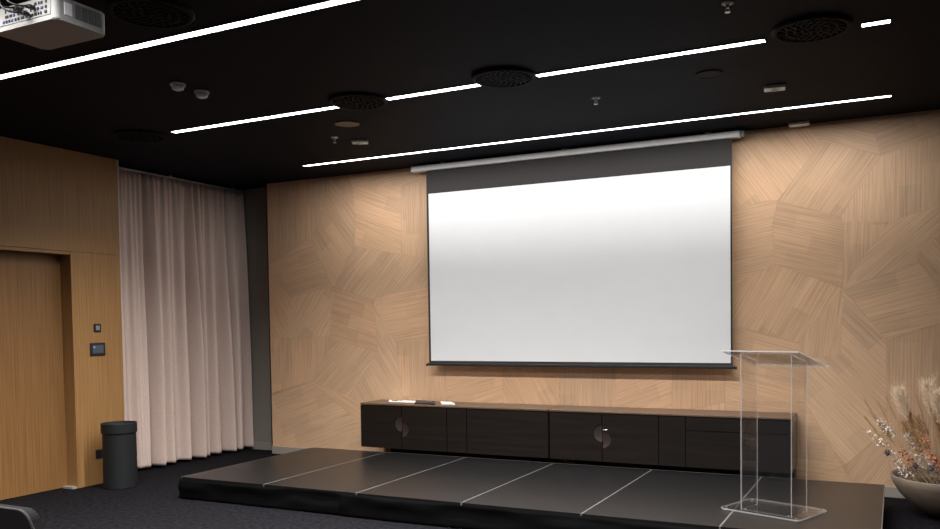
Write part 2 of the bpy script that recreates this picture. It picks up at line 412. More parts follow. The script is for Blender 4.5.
# ------------------------------------------------------------------ curtain and rail
def curtain():
    rnd = random.Random(11)
    ya, yb = -2.25, .165; n = 420; rows = [0, .03, .10, .3, .6, 1, 1.5, 2, 2.5, 2.9, 3.15, 3.30, 3.375]
    ph = [rnd.uniform(0, 6.28) for _ in range(8)]
    fr = [(2*PI*5.4, 1.0), (2*PI*3.3, .55), (2*PI*9.1, .45), (2*PI*14.3, .22)]
    bm = bmesh.new(); grid = []
    for z in rows:
        t = 1-z/3.375
        row = []
        for i in range(n+1):
            s = i/n; y = ya+(yb-ya)*s
            yy = y+.03*math.sin(5*y+ph[5])*(1-.4*t)
            a = 0
            for k, (f, w) in enumerate(fr):
                a += w*math.sin(f*yy+ph[k]+.5*t*math.sin(3*y+ph[k+2]))
            lob = abs(math.sin(PI*(5.4*y+.55*math.sin(2.1*y+ph[6])+.4*math.sin(6.3*y+ph[7])+.10*t*math.sin(4*y))))
            a = .55*a+1.15*(2*lob**.8-1)*(.6+.4*math.sin(11*y+ph[4]))
            # tight little pleats at the heading, wider folds below
            head = math.sin(2*PI*17*y)*.012*max(0, 1-t*5)
            amp = .030+.055*min(1, t*1.6)
            x = -.575+amp*a+head+.02*t
            if s > .985: x += (s-.985)/.015*.03
            yo = y+.010*math.sin(9*y+4*t)*t
            row.append(bm.verts.new((x, yo, .035+z*(3.375-.035)/3.375)))
        grid.append(row)
    for A, B in zip(grid, grid[1:]):
        for i in range(n): bm.faces.new((A[i], A[i+1], B[i+1], B[i]))
    o = obj('curtain', bm, M['curtain'], smooth=True)
    m = o.modifiers.new('thick', 'SOLIDIFY'); m.thickness = .004
    tag(o, 'tall pleated beige pink curtain hanging beside the oak wall', 'curtain')
curtain()
bm = bmesh.new(); add_box(bm, -.585, -.555, -2.3, .19, 3.378, 3.402, .003)
r = obj('curtain_rail', bm, M['track']); tag(r, 'slim grey ceiling rail along the top of the curtain', 'curtain rail')
for k in range(3):
    b = obj('bracket', box(-.58, -.56, -2.1+k*1.05, -2.06+k*1.05, 3.401, HC), M['track'], r)

# ------------------------------------------------------------------ stage decks and skirts
SX0, SW, SF, SB = 1.03, 1.0017, -2.53, -.50
def deck():
    t = thing('stage_deck', '', 'stage', (0,0,0), group='decks of the low stage')
    obj('deck_top', box(.007, SW-.007, SF, SB-.006, HS-.03, HS), M['deck'], t)
    for x in (0.001, SW-.0065): obj('edge_trim', box(x, x+.0055, SF, SB, HS-.05, HS+.0005), M['deck_trim'], t)
    obj('edge_trim', box(.0066, SW-.0067, SB-.0055, SB, HS-.05, HS+.0005), M['deck_trim'], t)
    for x in (.06, SW-.06):
        for y in (SF+.1, SB-.1):
            obj('leg', box(x-.02, x+.02, y-.02, y+.02, 0, HS-.03), M['bar'], t)
    return t
names = ['stage deck at the far left end, clear of the sideboard',
         'stage deck second from the left, below the paper on the sideboard',
         'stage deck third from the left, below the seamless wide flap of the sideboard',
         'stage deck fourth from the left, before the round-handled right sideboard doors',
         'stage deck second from the right, left of the clear lectern base',
         'stage deck at the right end, carrying most of the clear lectern']
d0 = deck(); d0.location = (SX0, 0, 0); d0['label'] = names[0]
for k in range(1, 6): dup(d0, (SX0+SW*k, 0, 0), names[k])

def skirt(name, path, label, seed, z1=HS-.008):
    """black cloth hanging along a floor path"""
    rnd = random.Random(seed); bm = bmesh.new()
    P = [Vector((*p, 0)) for p in path]; L = [0]
    for a, b in zip(P, P[1:]): L.append(L[-1]+(b-a).length)
    n = int(L[-1]/.03); rows = 7; grid = []
    ph = [rnd.uniform(0, 6.28) for _ in range(6)]
    for r in range(rows+1):
        t = r/rows; row = []
        for i in range(n+1):
            s = L[-1]*i/n; k = 0
            while k < len(P)-2 and s > L[k+1]: k += 1
            u = (s-L[k])/(L[k+1]-L[k]); p = P[k].lerp(P[k+1], u)
            d = (P[k+1]-P[k]).normalized(); nrm = Vector((d.y, -d.x, 0))
            # swags: slack cloth sags in shallow diagonal waves
            a = .014*math.sin(2.6*s+4.0*t+ph[0])+.010*math.sin(5.3*s-5.2*t+ph[1])+.005*math.sin(15*s+3*t+ph[2])
            off = .030+a*math.sin(PI*min(1, t*1.1+.12))+.010*t*t
            zt = z1-.012*abs(math.sin(1.3*s+ph[3]))*abs(math.sin(.7*s))
            row.append(bm.verts.new((p.x+nrm.x*off, p.y+nrm.y*off, zt*(1-t)+.004)))
        grid.append(row)
    for A, B in zip(grid, grid[1:]):
        for i in range(n): bm.faces.new((A[i], A[i+1], B[i+1], B[i]))
    o = obj(name, bm, M['skirt'], smooth=True)
    m = o.modifiers.new('thick', 'SOLIDIFY'); m.thickness = .002
    tag(o, label, 'stage skirt', 'black cloth skirts round the stage'); return o
skirt('stage_skirt', [(SX0-.002, SB), (SX0-.002, SF-.002), (2.93, SF-.002)], 'black cloth skirt round the left front corner of the stage', 1)
skirt('stage_skirt', [(2.90, SF-.014), (SX0+6*SW+.002, SF-.014)], 'black cloth skirt along the longer right part of the stage front', 2)

# ------------------------------------------------------------------ sideboards
def door_outline(x0, x1, z0, z1, side=0, hz=0, r=.085):
    """front leaf outline with a half-round finger notch at one edge (side=+1 right edge, -1 left edge)"""
    n = 14
    if side == 0: return [(x0,z0),(x1,z0),(x1,z1),(x0,z1)]
    if side == 1:
        arc = [(x1-r*math.sin(PI*k/n), hz-r*math.cos(PI*k/n)) for k in range(n+1)]
        return [(x0,z0),(x1,z0)]+arc+[(x1,z1),(x0,z1)]
    arc = [(x0+r*math.sin(PI*k/n), hz+r*math.cos(PI*k/n)) for k in range(n+1)]
    return [(x0,z0),(x1,z0),(x1,z1),(x0,z1)]+arc
def fv(a, b, d): return Vector((a, d, b))
def sideboard(label, x0, x1, splits, kinds, plinth, ztop):
    t = thing('sideboard', label, 'sideboard', ((x0+x1)/2, -.23, 0), group='dark low sideboards under the screen')
    ox = -(x0+x1)/2; oy = .23
    zb = .24
    def place(o): o.location = (ox, oy, 0); return o
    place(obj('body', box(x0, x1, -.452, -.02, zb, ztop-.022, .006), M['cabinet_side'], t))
    place(obj('top', box(x0, x1, -.472, -.02, ztop-.020, ztop, .003), M['cabinet_top_sheen'], t))
    place(obj('plinth', box(plinth[0], plinth[1], -.36, -.06, 0, zb), M['dark_gap'], t))
    g = .0045; front = (-.470, -.4535)
    for k, kind in enumerate(kinds):
        a, b = splits[k]+g, splits[k+1]-g
        z0, z1 = zb, ztop-.026
        bm = bmesh.new()
        if kind == 'L': add_prism(bm, door_outline(a, b, z0, z1, 1, .52), fv, *front); nm = 'door'
        elif kind == 'R': add_prism(bm, door_outline(a, b, z0, z1, -1, .46), fv, *front); nm = 'door'
        elif kind == 'P': add_prism(bm, door_outline(a, b, z0, z1), fv, *front); nm = 'filler_panel'
        elif kind == 'F': add_prism(bm, door_outline(a, b, z0, z1), fv, *front); nm = 'flap_door'
        elif kind == 'D':
            zs = .585
            add_prism(bm, door_outline(a, b, zs+g, z1), fv, *front)
            place(obj('drawer', bm, M['cabinet'], t))
            bm = bmesh.new(); add_prism(bm, door_outline(a, b, z0, zs-g), fv, *front); nm = 'drawer'
        d = place(obj(nm, bm, M['cabinet'], t))
        if kind in 'LR':
            # shallow scooped pad behind the notch
            hz = .52 if kind == 'L' else .46; ex = b if kind == 'L' else a; sg = -1 if kind == 'L' else 1
            bm = bmesh.new(); n = 14; c = bm.verts.new((ex, -.4545, hz))
            prev = None
            for rr, yy in ((.05, -.455), (.084, -.463)):
                ring = [bm.verts.new((ex+sg*rr*math.sin(PI*q/n), yy, hz-rr*math.cos(PI*q/n))) for q in range(n+1)]
                if prev is None:
                    for q in range(n): bm.faces.new((c, ring[q], ring[q+1]))
                else:
                    for q in range(n): bm.faces.new((prev[q], ring[q], ring[q+1], prev[q+1]))
                prev = ring
            h = obj('finger_pull', bm, M['recess'], d, smooth=True)
            if kind == 'R' and x0 > 3:
                lk = bmesh.new(); add_box(lk, a+.004, a+.05, -.478, -.469, .545, .56, .003)
                obj('lock', lk, M['metal'], d)['label'] = 'small metal lock'
    return t
sideboard('dark brown low sideboard at the left carrying papers', 1.675, 3.962, [1.675, 2.221, 2.79, 3.03, 3.962], 'LRPF', (2.0, 3.7), .738)
sideboard('dark brown low sideboard at the right, with drawers behind the clear lectern', 3.974, 6.292, [3.974, 4.53, 5.092, 5.348, 6.292], 'LRPD', (4.2, 6.1), .738)

# papers on the left sideboard
def sheet(name, pts, z0, z1, mat, label, cat, group=None):
    bm = bmesh.new(); add_prism(bm, pts, lambda a, b, d: Vector((a, b, d)), z0, z1)
    o = obj(name, bm, mat); return tag(o, label, cat, group)
sheet('paper', [(1.80,-.06),(2.06,-.08),(2.20,-.29),(1.93,-.27)], .7385, .7405, M['paper'], 'white paper sheet lying left of the black folder', 'paper')
sheet('paper', [(1.95,-.09),(2.22,-.12),(2.32,-.30),(2.04,-.29)], .7407, .7445, M['paper'], 'white paper lying right against the black folder', 'paper')
f = thing('folder', 'black folder lying open between the papers on the sideboard', 'folder', (0,0,0))
obj('cover', None or (lambda b: (add_prism(b, [(2.20,-.10),(2.46,-.13),(2.62,-.42),(2.35,-.40)], lambda a, c, d: Vector((a, c, d)), .7386, .752), b)[1])(bmesh.new()), M['folder'], f)
obj('clip', box(2.44, 2.50, -.30, -.27, .752, .764, .003), M['metal'], f)
sheet('booklet', [(2.52,-.12),(2.66,-.13),(2.82,-.33),(2.66,-.34)], .7387, .748, M['paper'], 'white booklet right of the black folder on the sideboard', 'booklet')
bm = bmesh.new(); add_tube(bm, [(1.93,-.20,.745),(2.03,-.14,.745)], .004, 8)
tag(obj('pen', bm, M['black_plastic']), 'short black pen on the left white paper', 'pen')

# ------------------------------------------------------------------ projection screen
t = thing('projection_screen', 'large white roll-down projection screen with black border on the veneered wall', 'projection screen', (4.04, -.10, HC-.02))
O = (-4.04, .10, -HC+.02)
bm = bmesh.new(); add_box(bm, 2.222, 5.80, -.165, -.085, 3.335, 3.398, .012, 3)
obj('housing', bm, M['white_case'], t, loc=O)
for a, b in ((2.208, 2.2215), (5.8005, 5.838)):
    obj('end_cap', box(a, b, -.16, -.09, 3.337, 3.396, .006, 2), M['end_cap'] if a > 4 else M['white_case'], t, loc=O)
bm = bmesh.new(); add_tube(bm, [(5.838,-.125,3.36),(5.86,-.125,3.36)], .006); obj('axle_pin', bm, M['metal'], t, loc=O)
for x in (2.6, 4.04, 5.5): obj('mounting_bracket', box(x-.03, x+.03, -.13, -.05, 3.398, HC), M['white_case'], t, loc=O)
def bordered(xa, xb, za, zb, wa, wb, wc, wd, y):
    bm = bmesh.new()
    o_ = [(xa,za),(xb,za),(xb,zb),(xa,zb)]; i_ = [(wa,wc),(wb,wc),(wb,wd),(wa,wd)]
    for yy in (y, y+.0015):
        A = [bm.verts.new((p[0], yy, p[1])) for p in o_]; B = [bm.verts.new((p[0], yy, p[1])) for p in i_]
        for k in range(4): bm.faces.new((A[k], A[(k+1)%4], B[(k+1)%4], B[k]))
    return bm
obj('black_border', bordered(2.392, 5.722, 1.178, 3.338, 2.417, 5.706, 1.206, 3.079, -.1309), M['screen_black'], t, loc=O)
obj('projection_surface', box(2.417, 5.706, -.1305, -.1290, 1.206, 3.079), M['screen_white'], t, loc=O)['label'] = 'matt white projection surface'
bm = bmesh.new(); add_box(bm, 2.372, 5.745, -.143, -.118, 1.150, 1.180, .005, 2)
obj('bottom_bar', bm, M['bar'], t, loc=O)
for a, b in ((2.355, 2.3715), (5.7455, 5.762)): obj('bar_end', box(a, b, -.145, -.116, 1.146, 1.172, .004), M['bar'], t, loc=O)

# ------------------------------------------------------------------ ceiling lights
LAMP = 35.5
def led(xa, xb, y, label, power=1, spread=132):
    t = thing('linear_ceiling_light', label, 'ceiling light', ((xa+xb)/2, y, HC), group='white light lines in the ceiling')
    h = (xb-xa)/2; w = .026 if power < .3 else .031
    obj('diffuser', box(-h, h, -w, w, -.007, -.001), M['led'], t)
    bm = bmesh.new()
    add_box(bm, -h-.006, h+.006, -w-.006, -w-.0005, -.008, 0); add_box(bm, -h-.006, h+.006, w+.0005, w+.006, -.008, 0)
    add_box(bm, -h-.006, -h-.0005, -w, w, -.008, 0); add_box(bm, h+.0005, h+.006, -w, w, -.008, 0)
    obj('frame', bm, M['black_plastic'], t)
    ld = bpy.data.lights.new('lamp', 'AREA'); ld.shape = 'RECTANGLE'; ld.size = 2*h; ld.size_y = 2*w
    ld.energy = LAMP*2*h*power; ld.color = (1,.985,.965); ld.spread = math.radians(spread)
    lo = bpy.data.objects.new('lamp', ld); COL.objects.link(lo); lo.parent = t; lo.location = (0, 0, -.0085)
led(1.165, 7.075, -.733, 'longest white ceiling light line, just in front of the projection screen', .27, 178)
led(1.17, 3.01, -2.645, 'ceiling light line left of the leftmost round vent')
led(3.485, 4.305, -2.645, 'short ceiling light line between the two clearly visible round vents')
led(4.772, 6.352, -2.645, 'ceiling light line right of the second round vent')
led(6.921, 7.078, -2.645, 'very short ceiling light at the top right corner')
led(1.17, 7.078, -4.48, 'ceiling light line nearest the projector at the top left')

for y, lb in ((-6.35, 'ceiling light line next behind the projector'), (-8.22, 'ceiling light line above the photographer'), (-10.05, 'ceiling light line at the back of the room')):
    led(1.17, 7.078, y, lb, .85)

# ------------------------------------------------------------------ round swirl diffusers
def vent(loc, label):
    t = thing('ceiling_vent', label, 'ceiling vent', loc, group='round black vents in the ceiling')
    R = .235
    bm = bmesh.new(); add_lathe(bm, [(R,0),(R,-.010),(R-.012,-.022),(R-.03,-.020),(R-.034,-.012),(R-.034,0)], 64)
    obj('rim', bm, M['vent'], t, smooth=True)
    bm = bmesh.new(); add_lathe(bm, [(0,-.006),(R-.035,-.006),(R-.035,-.001),(0,-.001)], 48); obj('backplate', bm, M['vent_dark'], t)
    bm = bmesh.new(); add_lathe(bm, [(0,-.026),(.016,-.024),(.022,-.008),(0,-.0065)], 24); obj('hub', bm, M['vent'], t, smooth=True)
    # face: spiral webs and rings that leave the swirl slots open
    bm = bmesh.new()
    for rr in (.055, .10, .148):
        add_lathe(bm, [(rr+.005,-.010),(rr+.005,-.020),(rr-.005,-.020),(rr-.005,-.010),(rr+.005,-.010)], 48)
    for ring, (ra, rb, n) in enumerate(((.024,.052,8),(.06,.096,12),(.105,.144,18),(.153,.2,24))):
        for k in range(n):
            a = 2*PI*k/n; d = .45
            p = [Vector((ra*math.cos(a), ra*math.sin(a), 0)), Vector((rb*math.cos(a+d*(rb-ra)/.05*.6), rb*math.sin(a+d*(rb-ra)/.05*.6), 0))]
            t_ = (p[1]-p[0]).normalized(); q = Vector((-t_.y, t_.x, 0))*.006
            vs = [bm.verts.new(c+Vector((0,0,z))) for z in (-.010, -.020) for c in (p[0]-q, p[1]-q, p[1]+q, p[0]+q)]
            for f in ((0,1,2,3),(4,5,6,7),(0,1,5,4),(1,2,6,5),(2,3,7,6),(3,0,4,7)): bm.faces.new([vs[i] for i in f])
    obj('blades', bm, M['vent'], t)
    return t
v0 = vent((3.255,-2.715,HC-.001), 'round black ceiling vent left of the short light line')
dup(v0, (4.545,-2.735,HC-.001), 'round black ceiling vent right of the short light line')
dup(v0, (6.64,-2.74,HC-.001), 'round black ceiling vent at the upper right, before the tiny light')
dup(v0, (.80,-2.70,HC-.001), 'round black ceiling vent at the far left near the curtain')
dup(v0, (3.32,-4.86,HC-.001), 'round black ceiling vent at the top edge near the projector')

# small ceiling fittings
def detector(loc, label, s=1):
    t = thing('smoke_detector', label, 'smoke detector', loc, group='pair of small round detectors')
    bm = bmesh.new(); add_lathe(bm, [(0,0),(.055*s,0),(.055*s,-.016),(.05*s,-.018)], 32); obj('base', bm, M['detector'], t, smooth=False)
    bm = bmesh.new(); add_lathe(bm, [(.042*s,-.0185),(.045*s,-.03),(.040*s,-.042),(.022*s,-.05),(0,-.05)], 32); obj('head', bm, M['detector'], t, smooth=True)
    return t
q = detector((2.36,-3.74,HC), 'small round grey detector on the ceiling, left one of the pair')
dup(q, (2.36,-3.50,HC), 'small round grey detector on the ceiling, right one of the pair')
def disc(loc, label, r=.10):
    t = thing('ceiling_speaker', label, 'ceiling speaker', loc)
    bm = bmesh.new(); add_lathe(bm, [(0,0),(r,0),(r,-.006),(r-.008,-.009),(r-.012,-.007),(0,-.006)], 40); obj('grille', bm, M['speaker_disc'], t)
    return t
disc((5.885,-2.06,HC), 'flat round dark grey ceiling speaker left of the white box')
d = disc((2.72,-2.11,HC), 'faint flat round ceiling disc below the leftmost vent', .11)
d.children[0].data = d.children[0].data.copy(); d.children[0].data.materials[0] = speck('bronze_disc', (.02,.014,.009), .4, var=.05)
def sprinkler(loc, label):
    t = thing('sprinkler', label, 'sprinkler', loc, group='small ceiling sprinklers')
    bm = bmesh.new(); add_lathe(bm, [(0,0),(.034,0),(.034,-.004),(.022,-.010),(0,-.010)], 24); obj('rosette', bm, M['white'], t, smooth=False)
    bm = bmesh.new(); add_lathe(bm, [(0,-.010),(.010,-.010),(.008,-.03),(0,-.03)], 12); obj('nozzle', bm, M['metal'], t)
    bm = bmesh.new(); add_lathe(bm, [(0,-.050),(.016,-.050),(.016,-.053),(0,-.053)], 16)
    add_tube(bm, [(.008,0,-.03),(.012,0,-.042),(.004,0,-.051)], .002, 6); add_tube(bm, [(-.008,0,-.03),(-.012,0,-.042),(-.004,0,-.051)], .002, 6)
    obj('deflector', bm, M['metal'], t)
    return t
q = sprinkler((2.30,-1.72,HC), 'tiny sprinkler beside the white box at the left of the ceiling')
dup(q, (4.95,-1.84,HC), 'tiny sprinkler in the middle of the ceiling above the screen')
dup(q, (6.25,-3.40,HC), 'tiny sprinkler cut by the upper picture edge')
def eml(loc, label, rz=0, sx=.078, sy=.055):
    t = thing('emergency_light', label, 'emergency light', loc, rz, group='white emergency boxes on the ceiling')
    bm = bmesh.new(); add_box(bm, -sx, sx, -sy, sy, -.026, 0, .006, 2); obj('case', bm, M['white_case'], t)
    bm = bmesh.new(); add_lathe(bm, [(.03,-.0265),(.024,-.034),(0,-.038)], 24); obj('lens', bm, M['white'], t, smooth=True)
    bm = bmesh.new(); add_lathe(bm, [(0,-.0265),(.006,-.0265),(.006,-.029),(0,-.029)], 12, c=(0,-sy+.013,0)); obj('indicator', bm, M['green_led'], t)
    return t
eml((2.425,-1.48,HC), 'white emergency box on the ceiling beside the left sprinkler', .5)
eml((6.27,-1.47,HC), 'white emergency box on the ceiling right of the flat round speaker', .15)
eml((6.315,-.09,HC), 'white box where ceiling meets veneered wall, right of screen', 0, .09, .05)

# ------------------------------------------------------------------ ceiling projector
def projector():
    x0, x1, y0, y1, z0, z1 = 3.335, 3.768, -5.82, -5.545, 3.0, 3.105
    cx, cy = (x0+x1)/2, (y0+y1)/2
    t = thing('projector', 'white ceiling-mounted projector with cables at the upper left', 'projector', (cx, cy, HC))
    L = (-cx, -cy, -HC)
    # rounded case
    bm = bmesh.new(); r = .028; pts = []
    for (ax, ay, a0) in ((x1-r,y1-r,0),(x0+r,y1-r,PI/2),(x0+r,y0+r,PI),(x1-r,y0+r,1.5*PI)):
        for k in range(7): a = a0+PI/2*k/6; pts.append((ax+r*math.cos(a), ay+r*math.sin(a)))
    add_prism(bm, pts, lambda a, b, d: Vector((a, b, d)), z0, z1)
    bmesh.ops.bevel(bm, geom=[e for e in bm.edges if abs(e.verts[0].co.z-e.verts[1].co.z) < 1e-6 and (e.verts[0].co.z > z1-.01 or e.verts[0].co.z < z0+.01)], offset=.005, segments=2, affect='EDGES')
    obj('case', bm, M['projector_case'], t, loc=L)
    # right side: light panel and four grille fields
    bm = bmesh.new(); add_box(bm, x1-.001, x1+.003, y0+.045, y0+.085, z0+.03, z1-.02, .001); obj('side_panel', bm, M['grille'], t, loc=L).data.materials[0] = M['detector']
    for k in range(4):
        a = y0+.100+k*.036; bm = bmesh.new()
        add_box(bm, x1-.001, x1+.0015, a, a+.031, z0+.028, z1-.012)
        for q in range(9):
            zz = z0+.031+q*.0072; add_box(bm, x1+.0015, x1+.0035, a, a+.031, zz, zz+.003)
        obj('vent_grille', bm, M['grille'], t, loc=L)
    # back panel with sockets
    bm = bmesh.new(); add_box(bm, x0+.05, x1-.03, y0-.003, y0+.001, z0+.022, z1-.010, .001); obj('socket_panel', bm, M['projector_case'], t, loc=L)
    rnd = random.Random(5); k = 0
    for row, zz in enumerate((z0+.030, z0+.052, z0+.075)):
        x = x1-.05
        while x > x0+.09:
            w = rnd.choice((.008,.012,.016,.022)); bm = bmesh.new(); add_box(bm, x-w, x, y0-.007, y0-.003, zz, zz+.012, .001)
            obj('socket', bm, M['blue_port'] if rnd.random() < .25 else M['black_plastic'], t, loc=L); x -= w+rnd.choice((.008,.012,.02)); k += 1
    bm = bmesh.new(); add_lathe(bm, [(0,0),(.03,0),(.034,.02),(.034,.03),(0,.03)], 32)
    for v in bm.verts: v.co = Vector((x0+.12+v.co.x, y1+v.co.z-.003, z0+.055+v.co.y))
    obj('lens', bm, M['black_plastic'], t, loc=L, smooth=False)
    # mount
    bm = bmesh.new(); add_box(bm, cx-.09, cx+.09, cy-.06, cy+.06, z1, z1+.012); add_tube(bm, [(cx,cy,z1+.012),(cx,cy,HC-.006)], .024, 20)
    add_lathe(bm, [(0,HC-.008),(.07,HC-.008),(.07,HC-.0005),(0,HC-.0005)], 32, c=(cx,cy,0)); obj('ceiling_mount', bm, M['white_case'], t, loc=L)
    for s, (xa, za) in enumerate(((x1-.13, z0+.062), (x1-.17, z0+.04), (x1-.22, z0+.07))):
        bm = bmesh.new()
        add_box(bm, xa-.012, xa+.012, y0-.042, y0-.0075, za-.008, za+.008, .003)
        obj('plug', bm, M['black_plastic'], t, loc=L)
        bm = bmesh.new(); pts = []
        P0, P1, P2, P3 = Vector((xa,y0-.04,za)), Vector((xa-.03,y0-.14,za-.03)), Vector((xa-.14,y0-.13,za+.05)), Vector((cx-.03-.01*s, cy-.03, HC-.002))
        for q in range(17):
            u = q/16; pts.append(P0*(1-u)**3+P1*3*u*(1-u)**2+P2*3*u*u*(1-u)+P3*u**3)
        add_tube(bm, pts, .0045, 8); obj('cable', bm, M['black_plastic'], t, loc=L, smooth=True)
projector()

# ------------------------------------------------------------------ fittings on the oak wall
t = thing('thermostat', 'small square black framed thermostat above the touch panel', 'thermostat', (OX, -2.312, 1.628))
obj('frame', box(.001, .010, -.043, .043, -.043, .043, .003), M['black_plastic'], t)
obj('button', box(.0102, .013, -.024, .024, -.024, .024, .002), M['grey_button'], t)
t = thing('touch_panel', 'black framed touch panel on the oak wall below the thermostat', 'touch panel', (OX, -2.318, 1.408))
obj('frame', box(.001, .014, -.092, .092, -.066, .066, .006, 2), M['black_plastic'], t)
obj('display', box(.0142, .0155, -.068, .068, -.042, .042), M['glass_dark'], t)
obj('icon', box(.0157, .0162, -.056, -.036, .012, .030), M['icon'], t)
t = thing('power_socket', 'black double power socket low on the oak wall behind the bin', 'power socket', (OX, -2.335, .316))
obj('frame', box(.001, .012, -.045, .115, -.045, .045, .004), M['black_plastic'], t)
for yy in (0, .071):
    bm = bmesh.new(); add_lathe(bm, [(.024,0),(.02,0),(.019,-.008),(0,-.008)], 20)
    for v in bm.verts: v.co = Vector((.0135+v.co.z*.1, yy+v.co.x, v.co.y))
    obj('outlet', bm, M['bar'], t)

# ------------------------------------------------------------------ bin
t = thing('waste_bin', 'dark grey cylindrical waste bin standing before the oak wall', 'waste bin', (.012, -2.365, 0))
bm = bmesh.new(); add_lathe(bm, [(0,.001),(.163,.001),(.166,.006),(.162,.560),(0,.560)], 48); obj('body', bm, M['bin'], t)
bm = bmesh.new(); add_lathe(bm, [(.155,.560),(.171,.560),(.173,.565),(.173,.655),(.168,.660),(.162,.657),(.150,.60),(.05,.585),(0,.585)], 48); obj('lid', bm, M['bin'], t)
bm = bmesh.new(); add_lathe(bm, [(0,.590),(.09,.590),(.09,.587),(0,.587)], 32); obj('opening', bm, M['vent_dark'], t)

# ------------------------------------------------------------------ acrylic lectern
def lectern():
    t = thing('lectern', 'clear acrylic lectern standing at the right end of the stage', 'lectern', (6.30, -1.87, HS))
    rz = math.atan2(-.215, .583); ux = Vector((math.cos(rz), math.sin(rz), 0)); uy = Vector((-math.sin(rz), math.cos(rz), 0))
    F0 = Vector((5.935,-1.996,0))-Vector((6.30,-1.87,0))
    def P(a, b, z): return F0+ux*a+uy*b+Vector((0,0,z))
    W, D = .621, .466
    mats = [M['acrylic'], M['acrylic_edge']]
    def slab(name, pts, nrm, th):
        bm = bmesh.new(); nrm = nrm.normalized()*th
        a = [bm.verts.new(p) for p in pts]; b = [bm.verts.new(p+nrm) for p in pts]
        bm.faces.new(a); bm.faces.new(b[::-1])
        for i in range(len(pts)):
            j = (i+1) % len(pts); f = bm.faces.new((a[i], b[i], b[j], a[j])); f.material_index = 1
        return obj(name, bm, mats, t)
    up = Vector((0,0,1))
    c = .03
    slab('base_plate', [P(c,0,.006),P(W-c,0,.006),P(W,c,.006),P(W,D-c,.006),P(W-c,D,.006),P(c,D,.006),P(0,D-c,.006),P(0,c,.006)], up, .012)
    for a, b in ((.04,.04),(W-.04,.04),(.04,D-.04),(W-.04,D-.04)):
        bm = bmesh.new(); p = P(a,b,0); add_lathe(bm, [(0,0),(.014,0),(.014,.006),(0,.006)], 16, c=tuple(p)); obj('foot', bm, M['acrylic_edge'], t)
        bm = bmesh.new(); add_lathe(bm, [(0,.018),(.008,.018),(.007,.022),(0,.022)], 12, c=tuple(p)); obj('screw', bm, M['metal'], t)
    # body: front sheet and two side sheets
    fa, fb, fy, by = .150, .543, .055, .29
    sl = (1.262-1.385)/D      # slope of the reading plate
    def zt(b): return 1.385-HS+sl*b-.004
    slab('front_panel', [P(fa,fy,.018),P(fb,fy,.018),P(fb,fy,zt(fy)),P(fa,fy,zt(fy))], -uy, .008)
    slab('side_panel', [P(fa,fy,.018),P(fa,by,.018),P(fa,by,zt(by)),P(fa,fy,zt(fy))], ux, .008)
    slab('side_panel', [P(fb,fy,.018),P(fb,by,.018),P(fb,by,zt(by)),P(fb,fy,zt(fy))], -ux, .008)
    for a, b in ((fa+.03,fy+.012),(fb-.03,fy+.012),(fa+.012,by-.03),(fb-.012,by-.03)):
        bm = bmesh.new(); p = P(a,b,0); add_lathe(bm, [(0,.018),(.007,.018),(.006,.023),(0,.023)], 12, c=tuple(p)); obj('screw', bm, M['metal'], t)
    z0, z1 = 1.385-HS, 1.262-HS
    n = (P(0,D,z1)-P(0,0,z0)).cross(ux)*-1
    pl = slab('reading_plate', [P(.02,0,z0),P(W,0,z0),P(W,D,z1),P(.02,D,z1)], n if n.z > 0 else -n, .010)
    slab('book_stop', [P(.02,D,z1),P(W,D,z1),P(W,D,z1+.03),P(.02,D,z1+.03)], uy, .006)
lectern()

# ------------------------------------------------------------------ meeting chair at the lower left
def chair():
    t = thing('meeting_chair', 'dark grey upholstered chair seen at the lower left corner', 'chair', (3.49, -5.75, 0))
    def shell(w0, w1, z0, z1, y0, y1, th, n=10, rc=.06):
        """curved back shell, wider at the foot"""
        bm = bmesh.new(); pts = [(-w0, z0), (w0, z0)]
        for k in range(7): a = PI/2*k/6; pts.append((w1-rc+rc*math.cos(a), z1-rc+rc*math.sin(a)))
        for k in range(7): a = PI/2+PI/2*k/6; pts.append((-w1+rc+rc*math.cos(a), z1-rc+rc*math.sin(a)))
        add_prism(bm, pts, lambda a, b, d: Vector((a, d+(y1-y0)*(b-z0)/(z1-z0)+y0, b)), 0, th)
        return bm
    b = obj('backrest', shell(.30, .235, .44, .828, -.16, -.26, .055), M['chair'], t)
    bm = bmesh.new(); pts = []
    rc = .06; w0, w1, z0, z1 = .30, .235, .44, .828
    pr = [(w0, z0)]+[(w1-rc+rc*math.cos(PI/2*k/6), z1-rc+rc*math.sin(PI/2*k/6)) for k in range(7)]+[(-w1+rc+rc*math.cos(PI/2+PI/2*k/6), z1-rc+rc*math.sin(PI/2+PI/2*k/6)) for k in range(7)]+[(-w0, z0)]
    add_tube(bm, [(a, -.16-.10*(c-z0)/(z1-z0)+.004, c) for a, c in pr], .006, 8)
    obj('piping', bm, M['chair_piping'], b, smooth=True)
    obj('seat', box(-.25, .25, -.14, .34, .40, .47, .03, 4), M['chair'], t, smooth=True)
    for x, y in ((-.2,-.1),(.2,-.1),(-.2,.28),(.2,.28)):
        bm = bmesh.new(); add_tube(bm, [(x, y, .41), (x*1.15, y*1.1, .0)], [.016, .011], 12); obj('leg', bm, M['bar'], t)
chair()

# ------------------------------------------------------------------ planter bowl with dried flowers
PX, PY = 7.53, -.66
t = thing('planter_bowl', 'wide taupe bowl planter standing right of the stage', 'planter', (PX, PY, 0))
bm = bmesh.new()
prof = [(0,.002),(.13,.002),(.20,.03),(.30,.095),(.385,.185),(.435,.27),(.452,.325),(.446,.335),(.430,.330),(.415,.29),(.37,.24),(0,.235)]
add_lathe(bm, prof, 64); obj('bowl', bm, M['pot'], t, smooth=True)
bm = bmesh.new(); add_lathe(bm, [(0,.262),(.2,.262),(.385,.252),(.0,.2515)], 40); obj('soil', bm, M['soil'], t)

